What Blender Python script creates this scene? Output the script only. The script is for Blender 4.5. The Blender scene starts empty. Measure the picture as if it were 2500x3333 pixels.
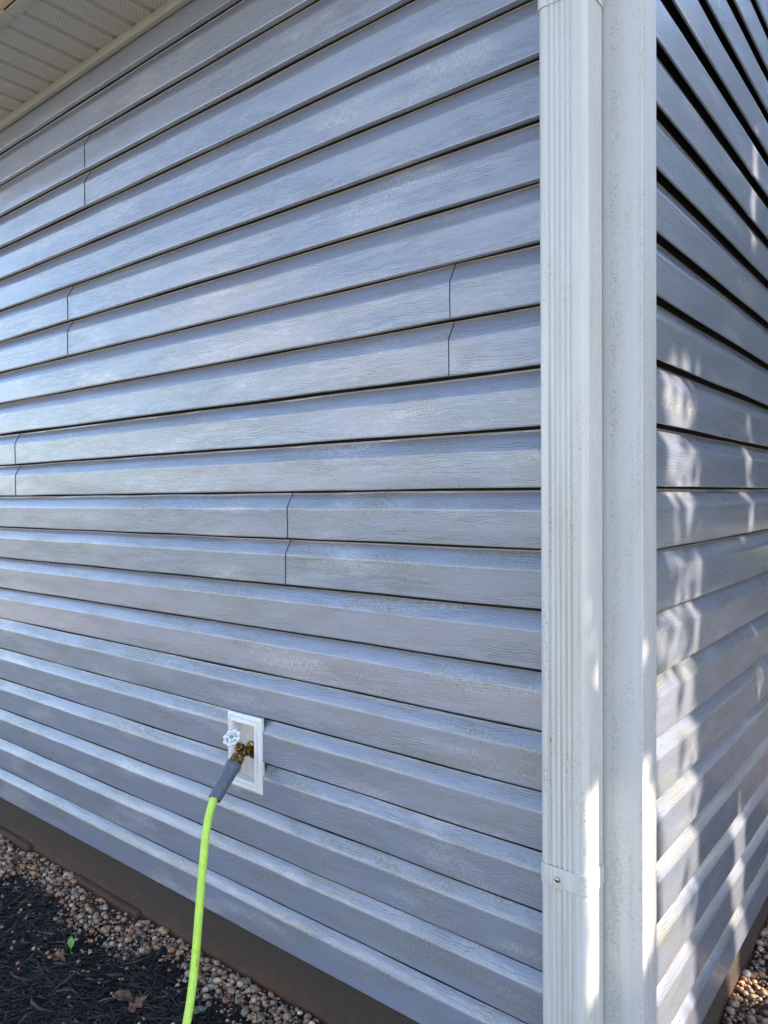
import bpy, bmesh, math, random
import numpy as np
from mathutils import Vector, Matrix, noise as mnoise

# ------------------------------------------------------------------ camera, sky, sun, exposure
H = 0.127                      # height of one siding course; the house corner is the origin
S = bpy.context.scene
CAM = Vector((3.92279, -11.03016, -0.131865)) * H
YAW, PITCH, ROLL = math.radians(38.63247), math.radians(-1.18916), math.radians(-0.455594)
fwd = Vector((-math.sin(YAW) * math.cos(PITCH), math.cos(YAW) * math.cos(PITCH), math.sin(PITCH)))
rgt = fwd.cross(Vector((0, 0, 1))).normalized()
upv = rgt.cross(fwd)
r2 = math.cos(ROLL) * rgt + math.sin(ROLL) * upv
u2 = -math.sin(ROLL) * rgt + math.cos(ROLL) * upv
cam = bpy.data.cameras.new("camera")
cam.sensor_fit = 'HORIZONTAL'
cam.sensor_width = 36
cam.lens = 36 * 2410.48 / 2500
cam.clip_start = 0.02
cam.clip_end = 3000
camo = bpy.data.objects.new("camera", cam)
S.collection.objects.link(camo)
M = Matrix(((r2.x, u2.x, -fwd.x, CAM.x), (r2.y, u2.y, -fwd.y, CAM.y), (r2.z, u2.z, -fwd.z, CAM.z), (0, 0, 0, 1)))
camo.matrix_world = M
S.camera = camo

SUN_AZ, SUN_EL = math.radians(22), math.radians(31)     # azimuth from +x towards +y
SD = Vector((math.cos(SUN_EL) * math.cos(SUN_AZ), math.cos(SUN_EL) * math.sin(SUN_AZ), math.sin(SUN_EL)))
world = bpy.data.worlds.new("World")
S.world = world
world.use_nodes = True
wn = world.node_tree
sky = wn.nodes.new('ShaderNodeTexSky')
sky.sky_type = 'NISHITA'
sky.sun_disc = False
sky.sun_elevation = SUN_EL
sky.sun_rotation = math.pi / 2 - SUN_AZ
sky.air_density = 1.0
sky.dust_density = 1.2
sky.ozone_density = 3.0
bg = wn.nodes['Background']
bg.inputs[1].default_value = 0.15
# broken sunlit cloud over the blue, more of it towards the horizon
wtc = wn.nodes.new('ShaderNodeTexCoord')
wsep = wn.nodes.new('ShaderNodeSeparateXYZ'); wn.links.new(wtc.outputs['Generated'], wsep.inputs[0])
wmp = wn.nodes.new('ShaderNodeMapping'); wmp.inputs['Scale'].default_value = (1, 1, 2.6); wn.links.new(wtc.outputs['Generated'], wmp.inputs[0])
wno = wn.nodes.new('ShaderNodeTexNoise'); wno.inputs['Scale'].default_value = 2.7; wno.inputs['Detail'].default_value = 6; wno.inputs['Roughness'].default_value = 0.55
wn.links.new(wmp.outputs[0], wno.inputs[0])
wel = wn.nodes.new('ShaderNodeMapRange'); wel.inputs[1].default_value = 0.0; wel.inputs[2].default_value = 0.75; wel.inputs[3].default_value = 0.11; wel.inputs[4].default_value = -0.19
wn.links.new(wsep.outputs[2], wel.inputs[0])
wad = wn.nodes.new('ShaderNodeMath'); wad.operation = 'ADD'; wn.links.new(wno.outputs[0], wad.inputs[0]); wn.links.new(wel.outputs[0], wad.inputs[1])
wms = wn.nodes.new('ShaderNodeMapRange'); wms.interpolation_type = 'SMOOTHSTEP'; wms.inputs[1].default_value = 0.50; wms.inputs[2].default_value = 0.65
wn.links.new(wad.outputs[0], wms.inputs[0])
wmx = wn.nodes.new('ShaderNodeMix'); wmx.data_type = 'RGBA'; wn.links.new(wms.outputs[0], wmx.inputs[0]); wn.links.new(sky.outputs[0], wmx.inputs[6]); wmx.inputs[7].default_value = (7.6, 7.3, 7.2, 1)
wn.links.new(wmx.outputs[2], bg.inputs[0])
sun = bpy.data.lights.new("sun", 'SUN')
sun.energy = 4.3
sun.angle = math.radians(0.53)
sun.color = (1.0, 0.86, 0.68)
suno = bpy.data.objects.new("sun", sun)
S.collection.objects.link(suno)
suno.rotation_euler = (-SD).to_track_quat('-Z', 'Y').to_euler()
suno.location = SD * 20
S.view_settings.view_transform = 'Standard'
S.view_settings.look = 'None'
S.view_settings.exposure = 1.72
S.view_settings.gamma = 1
S.view_settings.use_curve_mapping = False

C = S.collection
random.seed(7)
RNG = np.random.default_rng(11)

# ------------------------------------------------------------------ helpers
def tag(o, label=None, cat=None, group=None, kind=None):
    if label: o['label'] = label
    if cat: o['category'] = cat
    if group: o['group'] = group
    if kind: o['kind'] = kind
    return o

def empty(name, loc=(0, 0, 0), label=None, cat=None, group=None, kind=None):
    o = bpy.data.objects.new(name, None)
    o.empty_display_size = 0.05
    C.objects.link(o)
    o.location = loc
    return tag(o, label, cat, group, kind)

def link(name, me, mat, parent=None, loc=None):
    """link a mesh as one object; verts are in world space unless loc is given"""
    o = bpy.data.objects.new(name, me)
    C.objects.link(o)
    if mat and not me.materials:
        me.materials.append(mat)
    if loc is not None:
        o.location = loc
    if parent:
        pw = Vector((0, 0, 0))
        q = parent
        while q:
            pw += q.location
            q = q.parent
        o.parent = parent
        o.location = o.location - pw
    return o

def mesh(name, v, f, smooth=None):
    me = bpy.data.meshes.new(name)
    me.from_pydata([tuple(p) for p in v], [], [tuple(q) for q in f])
    me.update()
    if smooth is not None:
        me.shade_smooth()
        me.set_sharp_from_angle(angle=math.radians(smooth))
    return me

def fastmesh(name, V, F, smooth=False):
    """numpy mesh with faces of equal size"""
    me = bpy.data.meshes.new(name)
    V = np.asarray(V, dtype=np.float32).reshape(-1, 3)
    F = np.asarray(F, dtype=np.int32)
    n, k = F.shape
    me.vertices.add(len(V))
    me.vertices.foreach_set('co', V.ravel())
    me.loops.add(n * k)
    me.loops.foreach_set('vertex_index', F.ravel())
    me.polygons.add(n)
    me.polygons.foreach_set('loop_start', np.arange(0, n * k, k, dtype=np.int32))
    me.polygons.foreach_set('loop_total', np.full(n, k, dtype=np.int32))
    me.update(calc_edges=True)
    if smooth: me.shade_smooth()
    return me

def bm_mesh(name, bm, smooth=None):
    bmesh.ops.recalc_face_normals(bm, faces=bm.faces)
    me = bpy.data.meshes.new(name)
    bm.to_mesh(me)
    bm.free()
    if smooth is not None:
        me.shade_smooth()
        me.set_sharp_from_angle(angle=math.radians(smooth))
    return me

def add_box(bm, a, b, bevel=0):
    vs = [bm.verts.new((x, y, z)) for x in (a[0], b[0]) for y in (a[1], b[1]) for z in (a[2], b[2])]
    fs = [(0, 1, 3, 2), (4, 6, 7, 5), (0, 4, 5, 1), (2, 3, 7, 6), (0, 2, 6, 4), (1, 5, 7, 3)]
    faces = [bm.faces.new([vs[i] for i in f]) for f in fs]
    if bevel:
        es = list({e for f in faces for e in f.edges})
        bmesh.ops.bevel(bm, geom=es, offset=bevel, segments=2, affect='EDGES', profile=0.6)

def frame_from(d):
    d = Vector(d).normalized()
    a = Vector((0, 0, 1)) if abs(d.z) < 0.9 else Vector((1, 0, 0))
    x = d.cross(a).normalized()
    return x, d.cross(x).normalized()

def add_lathe(bm, base, axis, prof, n=32, ridge=None):
    """prof: list of (distance along axis, radius)"""
    base = Vector(base); axis = Vector(axis).normalized()
    X, Y = frame_from(axis)
    rings = []
    for t, r in prof:
        if r <= 1e-7:
            rings.append([bm.verts.new(base + axis * t)])
        else:
            ring = []
            for i in range(n):
                a = 2 * math.pi * i / n
                rr = r * (ridge(a, t) if ridge else 1)
                ring.append(bm.verts.new(base + axis * t + X * (rr * math.cos(a)) + Y * (rr * math.sin(a))))
            rings.append(ring)
    for p, q in zip(rings, rings[1:]):
        for i in range(n):
            j = (i + 1) % n
            if len(p) == 1 and len(q) == 1: continue
            if len(p) == 1: bm.faces.new((p[0], q[i], q[j]))
            elif len(q) == 1: bm.faces.new((p[i], p[j], q[0]))
            else: bm.faces.new((p[i], p[j], q[j], q[i]))

def add_tube(bm, pts, rad, n=12, caps=True, closed=False):
    pts = [Vector(p) for p in pts]
    m = len(pts)
    if not hasattr(rad, '__len__'): rad = [rad] * m
    rings = []
    X = None
    for i, p in enumerate(pts):
        if closed: d = pts[(i + 1) % m] - pts[i - 1]
        else: d = pts[min(i + 1, m - 1)] - pts[max(i - 1, 0)]
        d.normalize()
        if X is None: X, _ = frame_from(d)
        X = (X - d * X.dot(d)).normalized()
        Y = d.cross(X)
        rings.append([bm.verts.new(p + X * (rad[i] * math.cos(2 * math.pi * k / n)) + Y * (rad[i] * math.sin(2 * math.pi * k / n))) for k in range(n)])
    prs = list(zip(rings, rings[1:]))
    if closed: prs.append((rings[-1], rings[0]))
    for a, b in prs:
        for k in range(n):
            bm.faces.new((a[k], a[(k + 1) % n], b[(k + 1) % n], b[k]))
    if caps and not closed:
        bm.faces.new(rings[0]); bm.faces.new(rings[-1][::-1])

def catmull(P, sub=8):
    P = [Vector(p) for p in P]
    Q = [P[0] * 2 - P[1]] + P + [P[-1] * 2 - P[-2]]
    out = []
    for i in range(1, len(Q) - 2):
        a, b, c, d = Q[i - 1], Q[i], Q[i + 1], Q[i + 2]
        for s in range(sub):
            t = s / sub
            out.append(0.5 * ((2 * b) + (c - a) * t + (2 * a - 5 * b + 4 * c - d) * t * t + (3 * b - a - 3 * c + d) * t ** 3))
    out.append(P[-1])
    return out

# ------------------------------------------------------------------ material helper
class MT:
    def __init__(s, name):
        s.m = bpy.data.materials.new(name)
        s.m.use_nodes = True
        s.t = s.m.node_tree
        s.b = s.t.nodes['Principled BSDF']
        s.tc = s.n('TexCoord')
    def n(s, t, **k):
        nd = s.t.nodes.new('ShaderNode' + t)
        for a, v in k.items(): setattr(nd, a, v)
        return nd
    def l(s, a, b): s.t.links.new(a, b)
    def put(s, inp, v):
        if hasattr(v, 'default_value') or isinstance(v, bpy.types.NodeSocket): s.l(v, inp)
        else: inp.default_value = v
    def math(s, op, a, b=0.0, c=None, clamp=False):
        nd = s.n('Math', operation=op); nd.use_clamp = clamp
        s.put(nd.inputs[0], a); s.put(nd.inputs[1], b)
        if c is not None: s.put(nd.inputs[2], c)
        return nd.outputs[0]
    def vscale(s, vec, sc, add=None):
        nd = s.n('VectorMath', operation='MULTIPLY'); s.l(vec, nd.inputs[0]); nd.inputs[1].default_value = sc
        o = nd.outputs[0]
        if add is not None:
            n2 = s.n('VectorMath', operation='ADD'); s.l(o, n2.inputs[0]); s.put(n2.inputs[1], add); o = n2.outputs[0]
        return o
    def noise(s, vec, scale=1.0, detail=3.0, rough=0.5, dist=0.0):
        nd = s.n('TexNoise'); s.l(vec, nd.inputs['Vector'])
        nd.inputs['Scale'].default_value = scale; nd.inputs['Detail'].default_value = detail
        nd.inputs['Roughness'].default_value = rough; nd.inputs['Distortion'].default_value = dist
        return nd.outputs[0]
    def voro(s, vec, scale=1.0, feature='F1'):
        nd = s.n('TexVoronoi', feature=feature); s.l(vec, nd.inputs['Vector']); nd.inputs['Scale'].default_value = scale
        return nd.outputs['Distance']
    def step(s, v, a, b, lo=0.0, hi=1.0, smooth=True):
        nd = s.n('MapRange'); nd.interpolation_type = 'SMOOTHSTEP' if smooth else 'LINEAR'
        s.put(nd.inputs[0], v)
        nd.inputs[1].default_value = a; nd.inputs[2].default_value = b
        nd.inputs[3].default_value = lo; nd.inputs[4].default_value = hi
        return nd.outputs[0]
    def mix(s, f, a, b, mode='MIX'):
        nd = s.n('Mix', data_type='RGBA', blend_type=mode)
        s.put(nd.inputs[0], f)
        for i, v in ((6, a), (7, b)):
            if isinstance(v, tuple): nd.inputs[i].default_value = (*v, 1) if len(v) == 3 else v
            else: s.l(v, nd.inputs[i])
        return nd.outputs[2]
    def ramp(s, f, stops, interp='LINEAR'):
        nd = s.n('ValToRGB'); s.put(nd.inputs[0], f)
        cr = nd.color_ramp; cr.interpolation = interp
        while len(cr.elements) < len(stops): cr.elements.new(0.5)
        for e, (p, c) in zip(cr.elements, stops): e.position = p; e.color = (*c, 1)
        return nd.outputs[0]
    def bump(s, h, dist=0.001, strength=1.0, prev=None):
        nd = s.n('Bump'); nd.inputs['Strength'].default_value = strength; nd.inputs['Distance'].default_value = dist
        s.l(h, nd.inputs['Height'])
        if prev is not None: s.l(prev, nd.inputs['Normal'])
        return nd.outputs[0]
    def set(s, color=None, rough=None, metal=None, normal=None, spec=None, **k):
        if color is not None:
            if isinstance(color, tuple): s.b.inputs['Base Color'].default_value = (*color, 1)
            else: s.l(color, s.b.inputs['Base Color'])
        if rough is not None: s.put(s.b.inputs['Roughness'], rough)
        if metal is not None: s.put(s.b.inputs['Metallic'], metal)
        if normal is not None: s.l(normal, s.b.inputs['Normal'])
        if spec is not None: s.b.inputs['Specular IOR Level'].default_value = spec
        for a, v in k.items(): s.put(s.b.inputs[a.replace('_', ' ')], v)
        return s.m
    def objvec(s):
        """object coordinates shifted by a per-object random offset"""
        oi = s.n('ObjectInfo')
        r = s.math('MULTIPLY', oi.outputs['Random'], 37.0)
        cb = s.n('CombineXYZ'); s.l(r, cb.inputs[0]); s.l(r, cb.inputs[2])
        ad = s.n('VectorMath', operation='ADD'); s.l(s.tc.outputs['Object'], ad.inputs[0]); s.l(cb.outputs[0], ad.inputs[1])
        return ad.outputs[0], oi.outputs['Random']

# ---- vinyl siding: pale grey, embossed wood grain, algae
def siding_material():
    m = MT('vinyl_siding')
    v, rnd = m.objvec()
    P = m.tc.outputs['Object']
    geo = m.n('NewGeometry')
    sep = m.n('SeparateXYZ'); m.l(P, sep.inputs[0])
    wsep = m.n('SeparateXYZ'); m.l(geo.outputs['Position'], wsep.inputs[0])
    # wood grain: contour lines of a stretched noise
    vs = m.n('SeparateXYZ'); m.l(v, vs.inputs[0])
    def lines(freq, amp, sc, amp2, sc2, wid, brk, b0, b1):
        ph = m.math('ADD', m.math('MULTIPLY', vs.outputs[2], freq), m.math('MULTIPLY', m.noise(m.vscale(v, sc), 1.0, 1), amp))
        ph = m.math('ADD', ph, m.math('MULTIPLY', m.noise(m.vscale(v, sc2), 1.0, 2), amp2))
        a = m.math('ABSOLUTE', m.math('SUBTRACT', m.math('FRACT', ph), 0.5))
        return m.math('MAXIMUM', m.step(a, 0.02, wid), m.step(m.noise(m.vscale(v, brk), 1.0, 2), b0, b1))
    groove = lines(185, 11.0, (2.4, 1, 8), 2.6, (20, 3, 34), 0.22, (10, 3, 80), 0.45, 0.58)
    groove2 = lines(330, 8.0, (4.0, 1, 10), 2.0, (50, 3, 80), 0.30, (20, 3, 120), 0.50, 0.60)
    fade = m.step(m.noise(m.vscale(v, (2.0, 1, 14)), 1.0, 2), 0.42, 0.60, 0.0, 0.85)
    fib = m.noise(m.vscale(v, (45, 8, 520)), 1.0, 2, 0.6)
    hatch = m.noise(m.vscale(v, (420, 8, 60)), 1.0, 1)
    wav = m.noise(m.vscale(v, (1.3, 1, 6)), 1.0, 1)
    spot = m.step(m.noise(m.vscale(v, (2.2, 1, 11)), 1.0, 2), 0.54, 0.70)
    nb = m.bump(wav, 0.0025, 0.4)
    nb = m.bump(m.math('MAXIMUM', groove, fade), 0.0007, 0.8, nb)
    nb = m.bump(groove2, 0.00035, 0.6, nb)
    nb = m.bump(fib, 0.00018, 0.5, nb)
    nb = m.bump(m.math('MULTIPLY', m.math('SUBTRACT', hatch, 0.5), spot), 0.0010, 0.8, nb)
    # colour
    tone = m.noise(m.vscale(v, (3, 1, 14)), 1.0, 3)
    base = m.mix(m.step(tone, 0.3, 0.7), (0.208, 0.233, 0.312), (0.220, 0.245, 0.324))
    painted_glint = m.math('MULTIPLY', spot, m.step(m.math('MULTIPLY', hatch, fib), 0.16, 0.34))  # pale patches painted into the colour in place of broken glossy highlights
    base = m.mix(m.math('MULTIPLY', painted_glint, 0.6), base, (0.55, 0.54, 0.53))
    base = m.mix(m.math('MULTIPLY', m.math('SUBTRACT', 1.0, m.math('MAXIMUM', groove, fade)), 0.45), base, (0.10, 0.105, 0.115))
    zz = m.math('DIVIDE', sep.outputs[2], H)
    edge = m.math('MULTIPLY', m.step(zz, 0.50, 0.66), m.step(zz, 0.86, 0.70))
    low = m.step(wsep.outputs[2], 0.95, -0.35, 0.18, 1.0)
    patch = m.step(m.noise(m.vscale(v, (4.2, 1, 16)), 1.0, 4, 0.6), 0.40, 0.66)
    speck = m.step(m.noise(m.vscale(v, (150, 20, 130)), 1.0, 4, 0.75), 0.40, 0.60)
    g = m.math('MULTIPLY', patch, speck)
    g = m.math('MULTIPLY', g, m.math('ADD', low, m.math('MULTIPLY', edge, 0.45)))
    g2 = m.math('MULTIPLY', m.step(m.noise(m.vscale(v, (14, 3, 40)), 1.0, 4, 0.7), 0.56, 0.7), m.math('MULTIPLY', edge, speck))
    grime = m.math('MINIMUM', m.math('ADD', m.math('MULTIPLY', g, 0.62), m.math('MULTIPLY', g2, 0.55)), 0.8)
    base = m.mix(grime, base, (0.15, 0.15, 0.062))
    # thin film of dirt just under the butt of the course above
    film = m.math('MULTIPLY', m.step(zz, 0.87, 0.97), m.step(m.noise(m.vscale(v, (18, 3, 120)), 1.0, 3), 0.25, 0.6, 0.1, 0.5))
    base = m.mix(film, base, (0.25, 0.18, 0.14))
    fl = m.step(m.voro(m.vscale(v, (17, 4, 17)), 1.0), 0.045, 0.03)
    base = m.mix(m.math('MULTIPLY', fl, 0.8), base, (0.03, 0.028, 0.02))
    rough = m.step(m.noise(m.vscale(v, (3.5, 1, 18)), 1.0, 3), 0.35, 0.65, 0.27, 0.34)
    rough = m.math('ADD', rough, m.math('MULTIPLY', grime, 0.35))
    return m.set(base, rough, normal=nb, spec=0.8, Coat_Weight=0.75, Coat_Roughness=0.15, Coat_IOR=1.6, IOR=1.55)

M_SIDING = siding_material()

def white_trim(name, col, rough, stain=(0.22, 0.22, 0.15), kind='post'):
    m = MT(name)
    P = m.tc.outputs['Object']
    sep = m.n('SeparateXYZ'); m.l(P, sep.inputs[0])
    stip = m.noise(m.vscale(P, (430, 430, 300)), 1.0, 3, 0.7)
    worn = m.step(m.noise(m.vscale(P, (30, 30, 4)), 1.0, 4, 0.6), 0.42, 0.66)
    sp = m.step(m.noise(m.vscale(P, (260, 260, 150)), 1.0, 3, 0.65), 0.52, 0.64)
    low = m.step(sep.outputs[2], 1.2, -0.6, 0.35, 1.0)
    fine = m.step(m.noise(m.vscale(P, (380, 380, 240)), 1.0, 3, 0.7), 0.50, 0.62, 0.0, 0.45)
    g = m.math('MAXIMUM', m.math('MULTIPLY', m.math('MULTIPLY', worn, sp), low), m.math('MULTIPLY', fine, m.math('MULTIPLY', low, m.step(worn, 0, 1, 0.35, 1.0))))
    nb = m.bump(stip, 0.0012, 0.7 if kind == 'post' else 0.12)
    if kind == 'post':
        # mildew collected beside the seam and along the outer corner
        e1 = m.math('MULTIPLY', m.step(sep.outputs[0], -0.057, -0.046), m.step(sep.outputs[0], -0.026, -0.044))
        e2 = m.math('MULTIPLY', m.step(sep.outputs[0], -0.002, 0.008), m.step(sep.outputs[1], 0.016, -0.006))
        sp2 = m.math('MULTIPLY', m.step(m.noise(m.vscale(P, (420, 420, 330)), 1.0, 3, 0.7), 0.50, 0.60), m.step(m.noise(m.vscale(P, (20, 20, 11)), 1.0, 3), 0.35, 0.6, 0.25, 1.0))
        g = m.math('MAXIMUM', m.math('MULTIPLY', g, 0.55), m.math('MULTIPLY', m.math('MAXIMUM', e1, m.math('MULTIPLY', e2, 0.8)), m.math('MULTIPLY', sp2, 0.75)))
        yel = m.math('MULTIPLY', m.step(sep.outputs[1], 0.03, 0.055), m.step(m.noise(m.vscale(P, (60, 60, 5)), 1.0, 4, 0.7), 0.47, 0.63))
        yel = m.math('MULTIPLY', yel, m.step(sep.outputs[2], 0.1, -0.5))
        c = m.mix(m.math('MULTIPLY', yel, 0.55), col, (0.42, 0.34, 0.12))
    else:
        stre = m.step(m.noise(m.vscale(P, (170, 170, 1.2)), 1.0, 4, 0.6), 0.5, 0.68)
        g = m.math('MAXIMUM', m.math('MULTIPLY', g, 0.95), m.math('MULTIPLY', m.math('MULTIPLY', stre, low), 0.5))
        c = m.mix(0.0, col, col)
    c = m.mix(g, c, stain)
    ti = m.noise(m.vscale(P, (9, 9, 3)), 1.0, 3)
    c = m.mix(m.step(ti, 0.35, 0.7, 0.0, 0.22), c, (0.46, 0.47, 0.44))
    vst = m.math('MULTIPLY', m.step(m.noise(m.vscale(P, (75, 75, 1.6)), 1.0, 4, 0.6), 0.48, 0.66), m.math('MULTIPLY', low, 0.28))
    c = m.mix(vst, c, (0.40, 0.39, 0.27))
    return m.set(c, m.math('ADD', rough, m.math('MULTIPLY', g, 0.3)), normal=nb)

M_POST = white_trim('white_vinyl_post', (0.55, 0.56, 0.575), 0.42)
M_SPOUT = white_trim('white_painted_metal', (0.60, 0.605, 0.605), 0.24, stain=(0.27, 0.25, 0.14), kind='spout')

def almond(name, col, dots=False):
    m = MT(name)
    P = m.tc.outputs['Object']
    n = m.noise(m.vscale(P, (14, 14, 14)), 1.0, 4)
    c = m.mix(m.step(n, 0.35, 0.7, 0, 0.35), col, tuple(x * 0.8 for x in col))
    nb = m.bump(m.noise(m.vscale(P, (300, 300, 300)), 1.0, 2), 0.0004, 0.3)
    if dots:      # perforations, a staggered grid of 2 mm holes
        sep = m.n('SeparateXYZ'); m.l(P, sep.inputs[0])
        px, py = 0.0088, 0.0068
        row = m.math('FLOOR', m.math('DIVIDE', sep.outputs[0], px))
        sh = m.math('MULTIPLY', m.math('MODULO', m.math('ABSOLUTE', row), 2.0), 0.5)
        fx = m.math('SUBTRACT', m.math('FRACT', m.math('DIVIDE', sep.outputs[0], px)), 0.5)
        fy = m.math('SUBTRACT', m.math('FRACT', m.math('ADD', m.math('DIVIDE', sep.outputs[1], py * 2), sh)), 0.5)
        d = m.math('SQRT', m.math('ADD', m.math('POWER', m.math('MULTIPLY', fx, px), 2.0), m.math('POWER', m.math('MULTIPLY', fy, py * 2), 2.0)))
        hole = m.step(d, 0.0021, 0.0015)
        inx = m.math('MULTIPLY', m.step(sep.outputs[0], 0.006, 0.008), m.step(sep.outputs[0], 0.066, 0.064))
        hole = m.math('MULTIPLY', hole, inx)
        c = m.mix(hole, c, (0.02, 0.018, 0.016))
    return m.set(c, 0.4, normal=nb)

M_SOFFIT = almond('almond_soffit', (0.41, 0.40, 0.405))
M_PERF = almond('perforated_soffit', (0.48, 0.465, 0.47), True)
M_FASCIA = almond('fascia_metal', (0.42, 0.40, 0.38))
M_GUTTER = almond('gutter_cream', (0.62, 0.52, 0.36))

def simple(name, col, rough=0.5, metal=0.0, bscale=200, bdist=0.0004, var=0.2, vs=20):
    m = MT(name)
    P = m.tc.outputs['Object']
    n = m.noise(m.vscale(P, (vs, vs, vs)), 1.0, 4)
    c = m.mix(m.step(n, 0.35, 0.68, 0, 1), col, tuple(max(0, x * (1 - var)) for x in col))
    nb = m.bump(m.noise(m.vscale(P, (bscale,) * 3), 1.0, 3), bdist, 0.6)
    return m.set(c, rough, metal, normal=nb)

M_DARK = simple('dark_sheathing', (0.02, 0.02, 0.02), 0.9)
M_BLOCK = simple('white_plastic', (0.78, 0.78, 0.775), 0.38, bscale=120, bdist=0.0002, var=0.08)
M_BLOCKIN = simple('cream_plastic', (0.60, 0.57, 0.53), 0.42, bscale=120, bdist=0.0002, var=0.1)
M_STEEL = simple('zinc_steel', (0.55, 0.55, 0.56), 0.32, 1.0)
M_WHITEPAINT = simple('white_enamel', (0.74, 0.77, 0.78), 0.3, bscale=350, bdist=0.0006, var=0.08, vs=120)
M_GREY = simple('grey_rubber', (0.115, 0.135, 0.165), 0.45, bscale=420, bdist=0.0003, var=0.12, vs=60)
M_PRINT = simple('dark_print', (0.035, 0.07, 0.01), 0.6)

def brass():
    m = MT('aged_brass')
    P = m.tc.outputs['Object']
    n = m.step(m.noise(m.vscale(P, (90, 90, 90)), 1.0, 4, 0.6), 0.38, 0.66)
    c = m.mix(n, (0.36, 0.22, 0.075), (0.085, 0.045, 0.014))
    nb = m.bump(m.noise(m.vscale(P, (380,) * 3), 1.0, 3), 0.0005, 0.5)
    return m.set(c, m.step(n, 0, 1, 0.26, 0.5), 0.9, normal=nb)
M_BRASS = brass()

def hose_mat():
    m = MT('lime_hose')
    P = m.tc.outputs['Object']
    v = m.step(m.voro(m.vscale(P, (230, 230, 230)), 1.0), 0.15, 0.6, 1.0, 0.0)
    nb = m.bump(v, 0.0012, 0.5)
    nb = m.bump(m.noise(m.vscale(P, (500,) * 3), 1.0, 2), 0.0004, 0.5, nb)
    c = m.mix(m.step(m.noise(m.vscale(P, (60,) * 3), 1.0, 3), 0.3, 0.7), (0.46, 0.74, 0.085), (0.52, 0.82, 0.12))
    return m.set(c, 0.38, normal=nb, Subsurface_Weight=0.0)
M_HOSE = hose_mat()

def water():
    m = MT('water')
    return m.set((0.9, 0.93, 0.95), 0.03, Transmission_Weight=0.75, IOR=1.33)
M_WATER = water()

def foundation_mat():
    m = MT('brown_stucco')
    P = m.tc.outputs['Object']
    sep = m.n('SeparateXYZ'); m.l(P, sep.inputs[0])
    n = m.noise(m.vscale(P, (9, 9, 16)), 1.0, 5, 0.6)
    hgt = m.math('ADD', m.math('MULTIPLY', sep.outputs[2], -9.0), m.math('MULTIPLY', n, 1.7))   # red clay splash towards the soil
    k = m.step(hgt, 12.9, 13.9)
    c = m.mix(k, (0.062, 0.046, 0.034), (0.145, 0.067, 0.032))
    fn = m.noise(m.vscale(P, (160,) * 3), 1.0, 4, 0.7)
    c = m.mix(m.step(fn, 0.35, 0.7, 0.0, 0.75), c, (0.055, 0.038, 0.027), )
    pit = m.step(m.voro(m.vscale(P, (75, 75, 95)), 1.0), 0.22, 0.10)
    c = m.mix(m.math('MULTIPLY', pit, m.step(n, 0.35, 0.6, 0.2, 0.8)), c, (0.02, 0.016, 0.013))
    wsp = m.step(m.voro(m.vscale(P, (42, 42, 42)), 1.0), 0.09, 0.05)
    c = m.mix(m.math('MULTIPLY', wsp, 0.6), c, (0.34, 0.31, 0.26))
    nb = m.bump(fn, 0.007, 1.0)
    nb = m.bump(m.noise(m.vscale(P, (60, 60, 140)), 1.0, 3), 0.004, 0.6, nb)
    return m.set(c, 0.85, normal=nb)
M_FOUND = foundation_mat()

def pebble_mat():
    m = MT('river_pebble')
    geo = m.n('NewGeometry'); oi = m.n('ObjectInfo')
    r = m.math('FRACT', m.math('ADD', geo.outputs['Random Per Island'], m.math('MULTIPLY', oi.outputs['Random'], 7.31)))
    c0 = m.ramp(r, [(0.0, (0.40, 0.32, 0.24)), (0.14, (0.50, 0.37, 0.245)), (0.27, (0.25, 0.215, 0.18)), (0.38, (0.50, 0.29, 0.13)),
                   (0.48, (0.36, 0.255, 0.175)), (0.58, (0.60, 0.51, 0.41)), (0.68, (0.40, 0.19, 0.075)), (0.76, (0.46, 0.33, 0.225)),
                   (0.84, (0.20, 0.18, 0.165)), (0.90, (0.34, 0.145, 0.085)), (0.95, (0.70, 0.65, 0.58))], 'CONSTANT')
    c = m.mix(1.0, c0, (0.95, 0.84, 0.735), 'MULTIPLY')
    P = m.tc.outputs['Object']
    n = m.noise(m.vscale(geo.outputs['Position'], (150,) * 3), 1.0, 4, 0.65)
    c = m.mix(m.step(n, 0.38, 0.66, 0, 0.75), c, (0.15, 0.10, 0.07))
    n2 = m.noise(m.vscale(geo.outputs['Position'], (500,) * 3), 1.0, 2, 0.6)
    nb = m.bump(n2, 0.0008, 0.5)
    return m.set(c, m.step(n, 0.3, 0.7, 0.42, 0.7), normal=nb)
M_PEB = pebble_mat()

def mulch_mat():
    m = MT('black_mulch_shreds')
    geo = m.n('NewGeometry')
    r = geo.outputs['Random Per Island']
    c = m.ramp(r, [(0.0, (0.013, 0.011, 0.010)), (0.38, (0.019, 0.017, 0.017)), (0.60, (0.034, 0.030, 0.029)), (0.78, (0.045, 0.032, 0.023)), (0.91, (0.095, 0.070, 0.048)), (0.975, (0.22, 0.165, 0.105))], 'CONSTANT')
    nb = m.bump(m.noise(m.vscale(geo.outputs['Position'], (420,) * 3), 1.0, 3), 0.001, 0.7)
    return m.set(c, 0.55, normal=nb, spec=0.5)
M_MULCH = mulch_mat()

def soil_mat():
    m = MT('bed_soil')
    P = m.tc.outputs['Object']
    n = m.noise(m.vscale(P, (90,) * 3), 1.0, 5, 0.7)
    c = m.mix(m.step(n, 0.35, 0.65), (0.012, 0.011, 0.011), (0.035, 0.027, 0.021))
    return m.set(c, 0.9, normal=m.bump(n, 0.006, 0.8))
M_SOIL = soil_mat()

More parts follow.
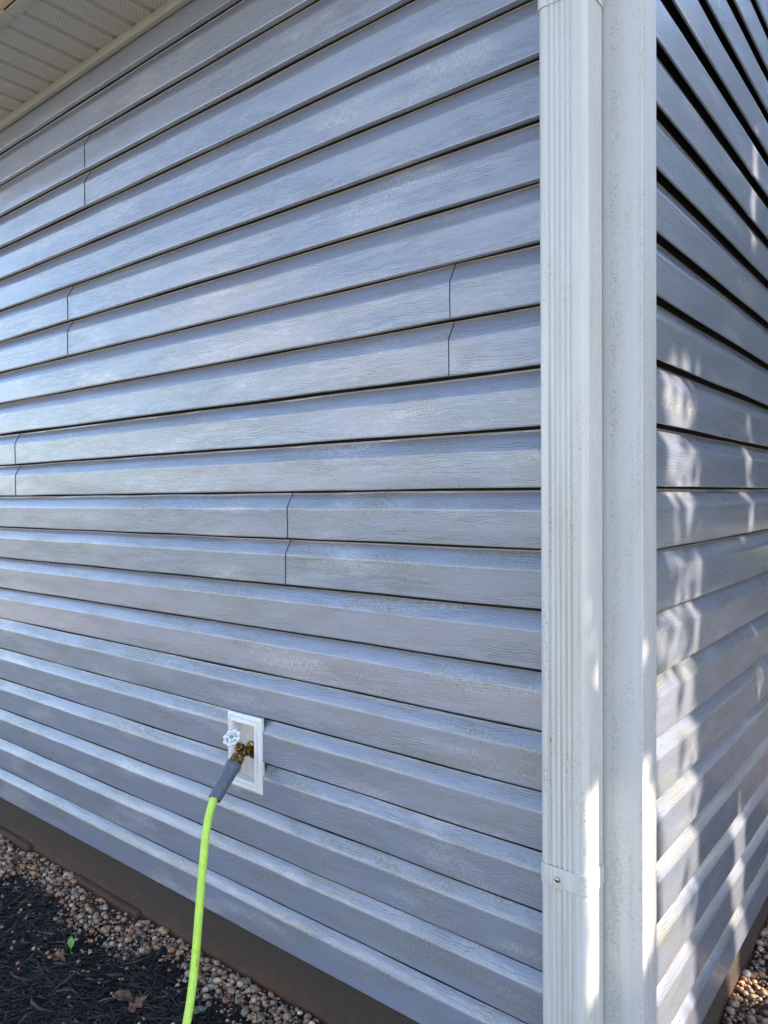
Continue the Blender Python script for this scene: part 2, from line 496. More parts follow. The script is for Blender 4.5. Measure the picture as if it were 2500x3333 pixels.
def clay_mat():
    m = MT('gravel_bed_clay')
    P = m.tc.outputs['Object']
    n = m.noise(m.vscale(P, (70,) * 3), 1.0, 5, 0.7)
    c = m.mix(m.step(n, 0.35, 0.65), (0.045, 0.026, 0.017), (0.10, 0.062, 0.04))
    return m.set(c, 0.9, normal=m.bump(n, 0.005, 0.8))
M_CLAY = clay_mat()

def lawn_mat():
    m = MT('lawn_ground')
    P = m.tc.outputs['Object']
    n = m.noise(m.vscale(P, (0.5,) * 3), 1.0, 5, 0.6)
    n2 = m.noise(m.vscale(P, (40,) * 3), 1.0, 3, 0.6)
    c = m.mix(m.step(n, 0.38, 0.62), (0.15, 0.15, 0.075), (0.095, 0.115, 0.045))
    c = m.mix(m.step(n2, 0.3, 0.7, 0, 0.5), c, (0.20, 0.17, 0.10))
    return m.set(c, 0.9, normal=m.bump(n2, 0.02, 0.6))
M_LAWN = lawn_mat()

def leaf_mat(name, a, b, trans=0.25):
    m = MT(name)
    geo = m.n('NewGeometry')
    c = m.mix(geo.outputs['Random Per Island'], a, b)
    m.set(c, 0.5)
    m.b.inputs['Transmission Weight'].default_value = 0.0
    tr = m.n('BsdfTranslucent'); m.l(c, tr.inputs[0])
    mx = m.n('MixShader'); mx.inputs[0].default_value = trans
    m.l(m.b.outputs[0], mx.inputs[1]); m.l(tr.outputs[0], mx.inputs[2])
    m.l(mx.outputs[0], m.t.nodes['Material Output'].inputs[0])
    return m.m
M_LEAF = leaf_mat('evergreen_foliage', (0.035, 0.055, 0.02), (0.075, 0.10, 0.04))
M_BARK = simple('tree_bark', (0.11, 0.085, 0.065), 0.9, bscale=40, bdist=0.01, var=0.5, vs=8)

def dryleaf(name, a, b):
    m = MT(name)
    P = m.tc.outputs['Object']
    n = m.noise(m.vscale(P, (90,) * 3), 1.0, 4, 0.6)
    c = m.mix(m.step(n, 0.35, 0.65), a, b)
    return m.set(c, 0.45, normal=m.bump(n, 0.001, 0.7))
M_DRY = dryleaf('dry_brown_leaf', (0.17, 0.075, 0.035), (0.085, 0.036, 0.018))
M_DRY2 = dryleaf('dull_olive_leaf', (0.17, 0.16, 0.09), (0.10, 0.10, 0.055))
M_GREEN = dryleaf('seedling_green', (0.11, 0.26, 0.05), (0.16, 0.34, 0.08))

# ------------------------------------------------------------------ ground level (in units of H)
def gz(x, y):
    """ground height in H for x, y in H"""
    left = -11.28 - 0.045 * max(0, -y) * (1 if y > -8 else 0) - (0.36 if y <= -8 else 0)
    if x < 0:
        left += 0.012 * max(0, 12 + max(x, -30)) if x > -12 else 0
        left += -0.00
    right = -10.93
    t = min(1, max(0, (x + 3) / 4.5))
    t = t * t * (3 - 2 * t)
    z = left * (1 - t) + right * t
    return z

# big ground sheet (lawn) with a finer part near the house
def ground_sheet():
    xs = [-4000, -800, -200, -80] + list(np.linspace(-40, 40, 41)) + [80, 200, 800, 4000]
    v = []; f = []
    n = len(xs)
    for j, y in enumerate(xs):
        for i, x in enumerate(xs):
            z = gz(x, y) - 0.42
            v.append((x * H, y * H, z * H))
    for j in range(n - 1):
        for i in range(n - 1):
            f.append((j * n + i, j * n + i + 1, (j + 1) * n + i + 1, (j + 1) * n + i))
    return tag(link('ground', mesh('ground', v, f, 60), M_LAWN), kind='structure')
ground_sheet()
M_BOUNCE = simple('pale_bounce', (0.58, 0.48, 0.41), 0.85, bscale=90, bdist=0.002, var=0.25, vs=3)
v = [(-110 * H, -38 * H, -12.0 * H), (14 * H, -38 * H, -12.0 * H), (14 * H, -20 * H, -12.0 * H), (-110 * H, -20 * H, -12.0 * H)]
tag(link('bounce_slab', mesh('bounce_slab', v, [(0, 1, 2, 3)]), M_BOUNCE), kind='structure')  # unseen pale slab, added to bounce warm sunlight onto left wall and soffit

def gravel_edge(x):          # outer limit (y, in H) of the pebble strip along the left wall
    return -1.0 + 0.22 * math.sin(x * 1.1 + 1.3) + 0.15 * math.sin(x * 2.7) + (0.3 if -11.8 < x < -8.5 else 0) + (0.35 if x > -8.6 else 0)

def bed_sheet(name, x0, x1, y0, y1, mat, dz, nx=60, ny=30, kind='structure', lump=0.05):
    v = []; f = []
    for j in range(ny + 1):
        for i in range(nx + 1):
            x = x0 + (x1 - x0) * i / nx; y = y0 + (y1 - y0) * j / ny
            z = gz(x, y) + dz + lump * (mnoise.noise(Vector((x * 1.3, y * 1.3, 3.1))) + 0.5 * mnoise.noise(Vector((x * 3.3, y * 3.3, 1.1))))
            v.append((x * H, y * H, z * H))
    for j in range(ny):
        for i in range(nx):
            a = j * (nx + 1) + i
            f.append((a, a + 1, a + nx + 2, a + nx + 1))
    return tag(link(name, mesh(name, v, f, 80), mat), kind=kind)

mulch_bed = bed_sheet('mulch_bed', -34, 1.2, -9, -0.1, M_SOIL, -0.13, 90, 40)
gravel_bed = bed_sheet('gravel_bed', -34, 0.5, -0.62, 0.4, M_CLAY, -0.10, 120, 8)
gravel_bed2 = bed_sheet('gravel_bed', -0.38, 3.0, -0.58, 30, M_CLAY, -0.12, 12, 90)
mulch_bed2 = bed_sheet('mulch_bed', 2.6, 18, -9, 110, M_SOIL, -0.11, 24, 90)

# ------------------------------------------------------------------ siding
# outline of one course (depth, height) in H: return under the butt, flat face, cove
PROF = [(0.112, 0.070), (0.104, 0.012), (0.090, 0.004), (0.020, 0.000), (0.006, 0.006), (0.0, 0.022), (0.0, 0.034), (0.0, 0.12), (0.002, 0.30), (0.002, 0.41), (0.002, 0.50), (0.0, 0.60), (0.0, 0.624), (0.003, 0.636), (0.007, 0.648),
        (0.022, 0.685), (0.060, 0.755), (0.104, 0.830), (0.142, 0.890), (0.163, 0.925), (0.172, 0.958), (0.176, 0.968)]
PROF_TIGHT = [(0.152, 0.050), (0.148, 0.012), (0.130, 0.004)] + PROF[3:]      # upper courses hooked in tightly
PROF_OPEN = [(0.056, 0.080), (0.052, 0.012), (0.042, 0.004)] + PROF[3:]      # the right wall's butts stand further open

def plank_mesh(name, x0, x1, seed, vis_lo, top=None, hl=None, PROF=PROF, lap=None):
    """one course from x0 to x1 (in H); local x along the wall, -y outwards, origin at x0"""
    L = x1 - x0
    n = max(2, int(L / 0.8))
    xs = [L * i / n for i in range(n + 1)]
    hole = None
    if hl: 
        ha, hb, hz = hl; xs = sorted(set(xs + [ha - x0, hb - x0])); n = len(xs) - 1
    v = []; f = []
    prof = [p for p in PROF if top is None or p[1] <= top]
    if lap: prof = [p for p in prof if p[1] < lap - 0.004] + [(0.163 + (lap - 0.965) * 0.25, lap)]
    k = len(prof)
    for i in range(n + 1):
        x = xs[i]
        wx = (x + x0) * 0.55
        for (d, z) in prof:
            w = 0.015 * mnoise.noise(Vector((wx * 0.7, z * 1.3, seed * 3.7))) + 0.004 * mnoise.noise(Vector((wx * 2.1, z, seed * 1.7)))
            dz = 0.016 * mnoise.noise(Vector((wx * 0.8, 5.0, seed * 2.3)))
            v.append((x * H, (d - (w if 0.1 < z < 0.95 else 0)) * H, (z + dz) * H))
    for i in range(n):
        for j in range(k - 1):
            if hl and ha - x0 - .001 < xs[i] < hb - x0 - .001 and (prof[j][1] + prof[j + 1][1]) / 2 > hz: continue
            a = i * k + j
            f.append((a, a + k, a + k + 1, a + 1))
    return mesh(name, v, f, 32)

wallL = empty('siding_wall', (0, 0, -10 * H), 'long left wall of grey wood-grain vinyl lap siding left of the white downspout', 'wall')
wallR = empty('siding_wall', (0.0, 0.6 * H, -10 * H), 'shorter right wall of grey vinyl lap siding with dappled sun right of the corner post', 'wall')
XL0, XL1 = -30.0, -0.585
JOINT = {0: -7.6, 2: -3.38, 3: -3.38, 6: -16.44, 5: -16.44, 9: -15.4, 10: -15.4, 1: -19.77, -1: -7.6}
# index k = bottom of the course ; joints (course bottom -> x)
JO = {-1: -7.53, -2: -7.6, 1: -19.77, 0: -19.8, 3: -3.36, 2: -3.39, 5: -16.42, 4: -16.46, 9: -15.38, 8: -15.42}
for k in range(-10, 12):
    cuts = [XL0, XL1]
    if k in JO: cuts = [XL0, JO[k] - 0.004, JO[k] + 0.004, XL1]
    top = 0.64 if k == 11 else None
    for a, b in [(cuts[i], cuts[i + 1]) for i in range(0, len(cuts), 2)]:
        hl = (-9.44, -8.50, 0.40 if k == -7 else -1) if k in (-7, -6) else None      # cut out behind the tap's wall block
        me = plank_mesh('siding_plank', a, b, k, 0, top, hl, PROF_TIGHT if k > 1 else PROF, ((0.985 if k > 1 else 0.958) - 0.009 * max(0, -k - 1)) if top is None else None)
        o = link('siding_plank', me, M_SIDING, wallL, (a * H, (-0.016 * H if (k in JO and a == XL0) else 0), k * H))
# right wall: same planks turned a quarter, seen from +x
for k in range(-10, 22):
    me = plank_mesh('siding_plank', 0.42, 26.0, 50 + k, 0, PROF=PROF_OPEN, lap=0.958 - 0.008 * max(0, -k - 1))
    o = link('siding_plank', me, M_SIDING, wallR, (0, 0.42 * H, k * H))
    o.rotation_euler = (0, 0, math.pi / 2)
# sheathing behind the planks and the rest of the house shell
bm = bmesh.new(); add_box(bm, (-30 * H, 0.21 * H, -10.0 * H), (-0.25 * H, 0.60 * H, 11.9 * H))
link('sheathing', bm_mesh('sheathing', bm), M_DARK, wallL)
bm = bmesh.new(); add_box(bm, (-0.6 * H, 0.62 * H, -10.0 * H), (-0.21 * H, 26 * H, 22 * H))
link('sheathing', bm_mesh('sheathing', bm), M_DARK, wallR)

# foundation
fnd = empty('foundation', (-10 * H, 0.2 * H, -12 * H), 'brown clay-stained stucco foundation strip under the siding', 'foundation')
def slab(name, a, b, mat, parent, nx=80):
    bm = bmesh.new(); add_box(bm, tuple(c * H for c in a), tuple(c * H for c in b), 0.004)
    return link(name, bm_mesh(name, bm, 40), mat, parent)
slab('foundation_wall', (-30, 0.14, -12.6), (-0.15, 0.9, -10.015), M_FOUND, fnd)
slab('foundation_wall', (-0.9, 0.145, -12.6), (-0.148, 26, -10.02), M_FOUND, fnd)
slab('footing_ledge', (-24.0, -0.02, -12.4), (-19.4, 0.139, -11.06), M_FOUND, fnd)
slab('footing_ledge', (-16.6, -0.02, -12.4), (-13.4, 0.139, -11.12), M_FOUND, fnd)

# ------------------------------------------------------------------ corner post
post = empty('corner_post', (0.05 * H, -0.05 * H, -10.1 * H), 'weathered white vinyl corner post between the downspout and the sunlit right wall', 'corner post')
def prism(name, poly, z0, z1, mat, parent, smooth=35, nz=1, wob=0.0):
    v = []; f = []
    n = len(poly)
    for j in range(nz + 1):
        z = z0 + (z1 - z0) * j / nz
        for (x, y) in poly:
            v.append((x * H, y * H, z * H))
    for j in range(nz):
        for i in range(n):
            q = (i + 1) % n
            f.append((j * n + i, j * n + q, (j + 1) * n + q, (j + 1) * n + i))
    f.append(tuple(range(n))[::-1]); f.append(tuple(nz * n + i for i in range(n)))
    return link(name, mesh(name, v, f, smooth), mat, parent)
def rounded(pts, rad, seg=5):
    """round the corners of a polygon"""
    out = []
    n = len(pts)
    for i in range(n):
        p = Vector(pts[i]); a = Vector(pts[i - 1]); b = Vector(pts[(i + 1) % n])
        r = rad[i] if hasattr(rad, '__len__') else rad
        if r <= 0: out.append(tuple(p)); continue
        da = (a - p).normalized(); db = (b - p).normalized()
        for s in range(seg + 1):
            t = s / seg
            q = (p + da * r) * (1 - t) ** 2 + p * 2 * t * (1 - t) + (p + db * r) * t ** 2
            out.append(tuple(q))
    return out
pp = [(0.085, -0.105), (0.085, 0.50), (0.03, 0.50), (0.03, 0.52), (-0.14, 0.52), (-0.14, 0.16), (-0.56, 0.16), (-0.56, -0.03), (-0.54, -0.03), (-0.54, -0.105)]
prism('post_cover', rounded([Vector(p) for p in pp], [0.03, 0.02, 0, 0, 0, 0, 0, 0, 0.0, 0.018], 4), -10.12, 22, M_POST, post, nz=1)

# ------------------------------------------------------------------ downspout
X0, X1, YF, YB = -1.30, -0.507, -0.725, -0.125
def spout_outline(off=0.0, ribs=True):
    x0, x1, yf, yb = X0 - off, X1 + off, YF - off, YB
    rad = 0.13
    pts = []
    def arc(cx, cy, a0, a1, r, n=7):
        for i in range(n + 1):
            a = math.radians(a0 + (a1 - a0) * i / n)
            pts.append((cx + r * math.cos(a), cy + r * math.sin(a)))
    arc(x0 + 0.05, yb - 0.05, 90, 180, 0.05, 4)
    arc(x0 + rad, yf + rad, 180, 270, rad)
    if ribs:
        for gx in (-1.100, -1.012, -0.930, -0.842, -0.760):     # V grooves rolled in the face
            for dx, dy in ((-0.026, 0), (-0.010, 0.022), (0.010, 0.022), (0.026, 0)):
                pts.append((gx + dx, yf + dy))
    arc(x1 - rad, yf + rad, 270, 360, rad)
    arc(x1 - 0.05, yb - 0.05, 0, 90, 0.05, 4)
    return pts
spout = empty('downspout', (-0.9 * H, -0.4 * H, -11 * H), 'white ribbed metal downspout beside the corner post', 'downspout')
prism('pipe', spout_outline(), -11.6, 7.6, M_SPOUT, spout, smooth=28)
prism('upper_pipe', spout_outline(0.018), 7.17, 11.6, M_SPOUT, spout, smooth=28)
# strap as a band with real thickness
def band(name, off, z0, z1, poly_slice, mat, parent, th=0.008, sag=None):
    inner = spout_outline(off, False); outer = spout_outline(off + th, False)
    a, b = poly_slice
    inner = inner[a:b]; outer = outer[a:b]
    v = []; f = []
    n = len(inner)
    for (x, y) in inner: v += [(x * H, y * H, z0 * H), (x * H, y * H, z1 * H)]
    for (x, y) in outer: v += [(x * H, y * H, z0 * H), (x * H, y * H, z1 * H)]
    for i in range(n - 1):
        p, q = 2 * i, 2 * i + 2
        P, Q = 2 * n + p, 2 * n + q
        f += [(p, p + 1, q + 1, q), (P, Q, Q + 1, P + 1), (p + 1, P + 1, Q + 1, q + 1), (p, q, Q, P)]
    for i in (0, n - 1):
        p = 2 * i; P = 2 * n + p
        f.append((p, P, P + 1, p + 1))
    return link(name, mesh(name, v, f, 30), mat, parent)
npts = len(spout_outline(0, False))
strap = band('strap', 0.006, -6.08, -5.78, (0, npts), M_SPOUT, spout)
# overlapping free end of the strap
bm = bmesh.new()
add_box(bm, ((X0 + 0.10) * H, (YF - 0.028) * H, -6.09 * H), (-0.905 * H, (YF - 0.016) * H, -5.77 * H), 0.0006)
link('strap_end', bm_mesh('strap_end', bm, 30), M_SPOUT, strap)
bm = bmesh.new()
sc = Vector((-0.985, YF - 0.028, -5.95)) * H
add_lathe(bm, sc, (0, -1, 0), [(0, 0.0062), (0.0008, 0.0062), (0.0008, 0.0044), (0.0030, 0.0042), (0.0036, 0.0034), (0.0036, 0)], 6 * 3)
link('screw', bm_mesh('screw', bm, 40), M_STEEL, strap)

# ------------------------------------------------------------------ eave: frieze channel, soffit, fascia
eave = empty('roof_eave', (-15 * H, -1.2 * H, 11.75 * H), 'almond perforated soffit of the roof eave above the left wall', 'eave')
ZS = 11.76
bm = bmesh.new()
add_box(bm, (-30 * H, -0.165 * H, 11.535 * H), (0.6 * H, -0.03 * H, ZS * H), 0.0012)
link('frieze_channel', bm_mesh('frieze_channel', bm, 30), M_SOFFIT, eave)
# soffit panel: flat perforated strip and a V groove
PW = 0.822
def soffit_panel_mesh():
    w = PW * H
    xs = [0, 0.0, 0.072, 0.079, 0.0815, w - 0.0185, w - 0.016, w - 0.004, w]
    pr = [(0.0, 0.0), (0.072, 0.0), (0.0755, 0.0085), (0.0955, 0.0085), (0.0975, 0.0035), (w - 0.0015, 0.0), (w, 0.0)]
    v = []; f = []
    for (x, z) in pr:
        for y in (-2.22, -0.05):
            v.append((x, y * H, z))
    for i in range(len(pr) - 1):
        a = 2 * i
        f.append((a, a + 2, a + 3, a + 1))
    return mesh('soffit_panel', v, f)
spm = soffit_panel_mesh(); spm.materials.append(M_PERF)
x = -30.0 + 0.2
while x < 1.2:
    o = link('soffit_panel', spm, None, eave, (x * H, 0, ZS * H))
    x += PW
# fascia trim under the edge, with a lap joint, fascia board and gutter
def eave_box(name, a, b, mat, bev=0.001):
    bm = bmesh.new(); add_box(bm, tuple(c * H for c in a), tuple(c * H for c in b), bev)
    return link(name, bm_mesh(name, bm, 30), mat, eave)
eave_box('fascia_trim', (-30, -2.50, ZS - 0.035), (-14.62, -2.17, ZS + 0.03), M_FASCIA)
eave_box('fascia_trim', (-14.63, -2.44, ZS - 0.015), (1.2, -2.145, ZS + 0.04), M_FASCIA)
eave_box('fascia_board', (-30, -2.62, ZS + 0.045), (1.2, -2.47, ZS + 1.5), M_GUTTER)
eave_box('gutter', (-30, -3.5, ZS + 0.10), (1.2, -2.63, ZS + 1.3), M_FASCIA, 0.01)
# roof slope over the eave
v = [(-31 * H, -3.2 * H, 13.2 * H), (1.6 * H, -3.2 * H, 13.2 * H), (1.6 * H, 26 * H, 18 * H), (-31 * H, 26 * H, 18 * H),
     (-31 * H, -3.2 * H, 13.4 * H), (1.6 * H, -3.2 * H, 13.4 * H), (1.6 * H, 26 * H, 18.2 * H), (-31 * H, 26 * H, 18.2 * H)]
link('roof', mesh('roof', v, [(0, 3, 2, 1), (4, 5, 6, 7), (0, 1, 5, 4), (1, 2, 6, 5), (2, 3, 7, 6), (3, 0, 4, 7)]), M_DARK, eave)

# ------------------------------------------------------------------ mounting block for the tap
BX0, BX1, BZ0, BZ1, BY = -9.54, -8.39, -6.735, -5.03, -0.045
block = empty('mounting_block', (-8.8 * H, 0, -5.8 * H), 'white plastic wall block with a recessed centre behind the garden tap', 'mounting block')
def nested(name, rings, mat, cap=False):
    """rings: list of (inset from the outer rectangle, y) in H"""
    v = []; f = []
    for (ins, y) in rings:
        r = 0
        v += [((BX0 + ins) * H, y * H, (BZ0 + ins) * H), ((BX1 - ins) * H, y * H, (BZ0 + ins) * H),
              ((BX1 - ins) * H, y * H, (BZ1 - ins) * H), ((BX0 + ins) * H, y * H, (BZ1 - ins) * H)]
    for i in range(len(rings) - 1):
        for k in range(4):
            a = 4 * i + k; b = 4 * i + (k + 1) % 4
            f.append((a, b, b + 4, a + 4))
    if cap:
        a = 4 * (len(rings) - 1); f.append((a, a + 1, a + 2, a + 3))
    me = mesh(name, v, f)
    bm = bmesh.new(); bm.from_mesh(me); bmesh.ops.recalc_face_normals(bm, faces=bm.faces)
    es = [e for e in bm.edges if len(e.link_faces) == 2]
    bmesh.ops.bevel(bm, geom=es, offset=0.0007, segments=2, affect='EDGES', profile=0.5, clamp_overlap=True)
    return link(name, bm_mesh(name, bm, 40), mat, block)
nested('trim_frame', [(0.0, 0.05), (0.0, BY + 0.03), (0.008, BY + 0.012), (0.050, BY), (0.062, BY - 0.022), (0.078, BY - 0.028), (0.088, BY - 0.012), (0.16, BY - 0.020),
                      (0.168, BY - 0.045), (0.185, BY - 0.045), (0.195, BY - 0.02), (0.212, BY - 0.012), (0.220, BY + 0.02), (0.226, 0.155)], M_BLOCK)
bm = bmesh.new()
xs = [BX0 + 0.21, BX0 + 0.42, BX0 + 0.80, BX1 - 0.21]
for a, b in zip(xs, xs[1:]):
    add_box(bm, ((a + 0.006) * H, 0.150 * H, (BZ0 + 0.2) * H), ((b - 0.006) * H, 0.18 * H, (BZ1 - 0.2) * H), 0.0008)
link('back_panel', bm_mesh('back_panel', bm, 30), M_BLOCKIN, block)
bm = bmesh.new()
add_box(bm, ((BX0 + 0.2) * H, 0.160 * H, (BZ0 + 0.19) * H), ((BX1 - 0.2) * H, 0.188 * H, (BZ1 - 0.19) * H))
link('backing', bm_mesh('backing', bm), M_BLOCKIN, block)

# ------------------------------------------------------------------ tap
FC = Vector((-8.90, 0.145, -5.86)) * H           # flange centre
tap = empty('garden_tap', FC, 'brass garden tap with a white round handle in the white wall block', 'tap')
bm = bmesh.new()
add_lathe(bm, FC + Vector((0, 0.001, 0)), (0, -1, 0), [(0, 0.0245), (0.003, 0.0250), (0.005, 0.0238), (0.007, 0.0215), (0.0085, 0.013), (0.0085, 0)], 40)
link('flange', bm_mesh('flange', bm, 40), M_BRASS, tap)
WC = Vector((-8.705, -0.60, -5.355)) * H          # centre of the handle
bodyp = Vector((-8.84, -0.20, -5.80)) * H
bm = bmesh.new()
add_lathe(bm, FC + Vector((0, -0.006, 0)), bodyp - FC, [(0, 0.0125), (0.012, 0.0125), (0.016, 0.0145), (0.024, 0.0145), (0.028, 0.012), (0.034, 0.0)], 28)
sd = (WC - bodyp).normalized()
L = (WC - bodyp).length
# valve body, bonnet nut and neck up to the stem
add_lathe(bm, bodyp - sd * 0.014, sd, [(0, 0.0), (0.001, 0.011), (0.006, 0.0142), (0.018, 0.0150), (0.022, 0.0158), (0.0245, 0.0158), (0.026, 0.0142), (0.029, 0.0160), (0.032, 0.0160), (0.0335, 0.0125)], 28)
link('valve_body', bm_mesh('valve_body', bm, 35), M_BRASS, tap)
bm = bmesh.new()
add_lathe(bm, bodyp + sd * 0.019, sd, [(0, 0.0122), (0.010, 0.0122), (0.012, 0.0095), (0.018, 0.009), (0.020, 0.0045), (L - 0.02, 0.0045), (L - 0.02, 0)], 6)
link('bonnet_nut', bm_mesh('bonnet_nut', bm, 20), M_BRASS, tap)
# outlet elbow
OUT = Vector((-8.775, -0.345, -5.84)) * H
HT = Vector((-8.735, -0.50, -5.945)) * H          # top of the grey sleeve
od = Vector((0.10, -0.66, -0.75)).normalized()
# direction of coupling: along the sleeve axis
SB = Vector((-8.62, -1.16, -6.505)) * H           # lower end of the grey sleeve
od = (SB - HT).normalized()
bm = bmesh.new()
add_tube(bm, catmull([bodyp + Vector((0, -0.002, -0.002)), bodyp + Vector((0.001, -0.008, -0.008)), HT - od * 0.016], 5), [0.0130] * 10 + [0.0120], 24)
link('outlet', bm_mesh('outlet', bm, 40), M_BRASS, tap)
# handle: scalloped ring, spokes, hub
X, Y = frame_from(sd)
R = 0.0212
ringp = []
for i in range(96):
    a = 2 * math.pi * i / 96
    rr = R * (1 + 0.085 * math.cos(8 * a))
    ringp.append(WC + X * (rr * math.cos(a)) + Y * (rr * math.sin(a)))
bm = bmesh.new()
add_tube(bm, ringp, [0.0037 + 0.0007 * math.cos(8 * 2 * math.pi * i / 96) for i in range(96)], 10, closed=True)
for k in range(8):
    a = 2 * math.pi * k / 8
    dv = X * math.cos(a) + Y * math.sin(a)
    if k % 2 == 0:
        add_tube(bm, [WC + dv * 0.006 + sd * 0.001, WC + dv * 0.013 - sd * 0.0005, WC + dv * R], [0.0050, 0.0038, 0.0036], 8)
    else:   # small lobes with an eye on the rim
        c = WC + dv * (R * 1.0)
        tv = sd.cross(dv)
        add_tube(bm, [c + dv * (0.0038 * math.cos(t)) + tv * (0.0052 * math.sin(t)) for t in [2 * math.pi * q / 14 for q in range(14)]], 0.0026, 7, closed=True)
add_lathe(bm, WC - sd * 0.004, sd, [(0, 0), (0, 0.0098), (0.003, 0.0115), (0.0052, 0.0105), (0.0064, 0.0068), (0.0068, 0)], 24)
hw = link('handle', bm_mesh('handle', bm, 50), M_WHITEPAINT, tap)
bm = bmesh.new()
add_lathe(bm, WC + sd * 0.0028, sd, [(0, 0.0055), (0.001, 0.0055), (0.001, 0.0040), (0.003, 0.0040), (0.003, 0.0022), (0.0044, 0.0018), (0.0044, 0)], 12)
link('handle_screw', bm_mesh('handle_screw', bm, 30), M_STEEL, hw)

# ------------------------------------------------------------------ hose
hose = empty('garden_hose', SB, 'lime green garden hose hanging from the brass tap', 'hose')
bm = bmesh.new()
def knurl(a, t): return 1 + (0.035 if (0.0025 < t < 0.0125) else 0) * math.cos(16 * a)
add_lathe(bm, HT - od * 0.021, od, [(0, 0.0120), (0, 0.0178), (0.0015, 0.0192), (0.0155, 0.0192), (0.017, 0.0180), (0.017, 0.0132), (0.023, 0.0132), (0.023, 0.010)], 64, knurl)
link('coupling', bm_mesh('coupling', bm, 30), M_BRASS, hose)
SL = (SB - HT).length
def spiral(a, t):
    u = t / SL
    if not (0.34 < u < 0.84): return 1
    w = math.sin(math.pi * (u - 0.34) / 0.5) ** 0.6
    a2 = (a - 1.0) % (2 * math.pi)
    s = 1.0 if True else 0
    return 1 + 0.020 * w * math.cos(9 * a + 260 * t) * s
prof = [(0, 0.010), (0, 0.0180), (0.0012, 0.0205), (0.004, 0.0222), (0.016, 0.0232), (0.0175, 0.0226), (0.0190, 0.0212)]
for i in range(1, 60):
    u = i / 60
    prof.append((0.019 + (SL - 0.021) * u, 0.0212 - 0.0034 * u ** 0.8))
prof += [(SL - 0.001, 0.0178), (SL, 0.0176), (SL + 0.0005, 0.0160), (SL - 0.001, 0.0142), (SL - 0.010, 0.0130)]
add_lathe(bm := bmesh.new(), HT, od, prof, 72, spiral)
link('grip_sleeve', bm_mesh('grip_sleeve', bm, 40), M_GREY, hose)
hp = [HT + od * 0.05, SB - od * 0.012, SB + od * 0.010, Vector((-8.56, -1.42, -7.02)) * H, Vector((-8.44, -1.62, -7.70)) * H, Vector((-8.345, -1.78, -8.36)) * H,
      Vector((-8.235, -2.00, -9.43)) * H, Vector((-8.08, -2.28, -10.22)) * H, Vector((-7.85, -2.75, -11.05)) * H, Vector((-7.4, -3.5, -11.36)) * H, Vector((-6.2, -4.8, -11.38)) * H, Vector((-4.0, -6.2, -11.40)) * H, Vector((-1.5, -6.8, -11.35)) * H]
hpts = catmull(hp, 12)
bm = bmesh.new(); add_tube(bm, hpts, 0.0108, 24)
link('hose_tube', bm_mesh('hose_tube', bm, 60), M_HOSE, hose)
# tiny ink print along the hose
i0 = min(range(len(hpts)), key=lambda i: abs(hpts[i].z - (-9.35 * H)))
pc = hpts[i0]; pd = (hpts[i0 - 2] - hpts[i0 + 2]).normalized()
tocam = (CAM - pc).normalized()
side = pd.cross(tocam).normalized()
nrm0 = side.cross(pd).normalized()
if nrm0.dot(tocam) < 0: nrm0 = -nrm0
if side.dot(r2) < 0: side = -side
nr = (nrm0 * math.cos(0.5) + side * math.sin(0.5)).normalized()
tx = pd; ty = nr.cross(tx).normalized()
cu = bpy.data.curves.new('print', 'FONT'); cu.body = "4002006  1112"; cu.size = 0.0062; cu.extrude = 0.00008; cu.align_x = 'CENTER'; cu.align_y = 'CENTER'
cuo = bpy.data.objects.new('tmp', cu); C.objects.link(cuo)
bpy.context.view_layer.update()
me = bpy.data.meshes.new_from_object(cuo.evaluated_get(bpy.context.evaluated_depsgraph_get()))
bpy.data.objects.remove(cuo)
mm = Matrix(((tx.x, ty.x, nr.x, 0), (tx.y, ty.y, nr.y, 0), (tx.z, ty.z, nr.z, 0), (0, 0, 0, 1)))
me.transform(Matrix.Translation(pc + nr * 0.01095) @ mm)
me.materials.clear()
link('ink_print', me, M_PRINT, hose)

# water droplets
def ico(sub=1):
    bm = bmesh.new(); bmesh.ops.create_icosphere(bm, subdivisions=sub, radius=1)
    v = np.array([p.co[:] for p in bm.verts]); f = np.array([[q.index for q in p.verts] for p in bm.faces]); bm.free()
    return v, f
ICV, ICF = ico(1)
ICV2, ICF2 = ico(2)
def blobs(name, cen, rad, mat, parent, scl=(1, 1, 1)):
    n = len(cen)
    cen = np.asarray(cen); rad = np.asarray(rad)
    V = cen[:, None, :] + ICV[None] * rad[:, None, None] * np.asarray(scl)[None, None]
    F = ICF[None] + (np.arange(n) * len(ICV))[:, None, None]
    o = link(name, fastmesh(name, V.reshape(-1, 3), F.reshape(-1, 3), True), mat, parent)
    tag(o, kind='stuff')
    return o
pts = []; rd = []
for k, dens in ((11, 150), (10, 45), (9, 40), (8, 22), (7, 14), (6, 8)):
    for _ in range(dens):
        x = random.uniform(-24, -3)
        if mnoise.noise(Vector((x * 1.7, k * 3.1, 0))) < -0.05: continue
        pts.append((x * H, random.uniform(0.0, 0.05) * H, (k - 0.002) * H)); rd.append(random.uniform(0.0012, 0.0026))
for _ in range(60):
    pts.append((random.uniform(-24, -3) * H, -0.165 * H, (11.535) * H)); rd.append(random.uniform(0.001, 0.002))
blobs('water_droplets', pts, rd, M_WATER, wallL)
pts = []; rd = []
for _ in range(26):
    x = random.uniform(-10, -9) ; pts.append((random.uniform(BX0 + .1, BX1 - .1) * H, (BY - 0.02) * H, random.choice([random.uniform(BZ0 + .03, BZ0 + .2), random.uniform(BZ1 - .2, BZ1 - .03)]) * H)); rd.append(random.uniform(0.0008, 0.0016))
for _ in range(26):
    pts.append((random.uniform(BX1 - .19, BX1 - .09) * H, (BY - 0.02) * H, random.uniform(BZ0, BZ1) * H)); rd.append(random.uniform(0.0008, 0.0015))
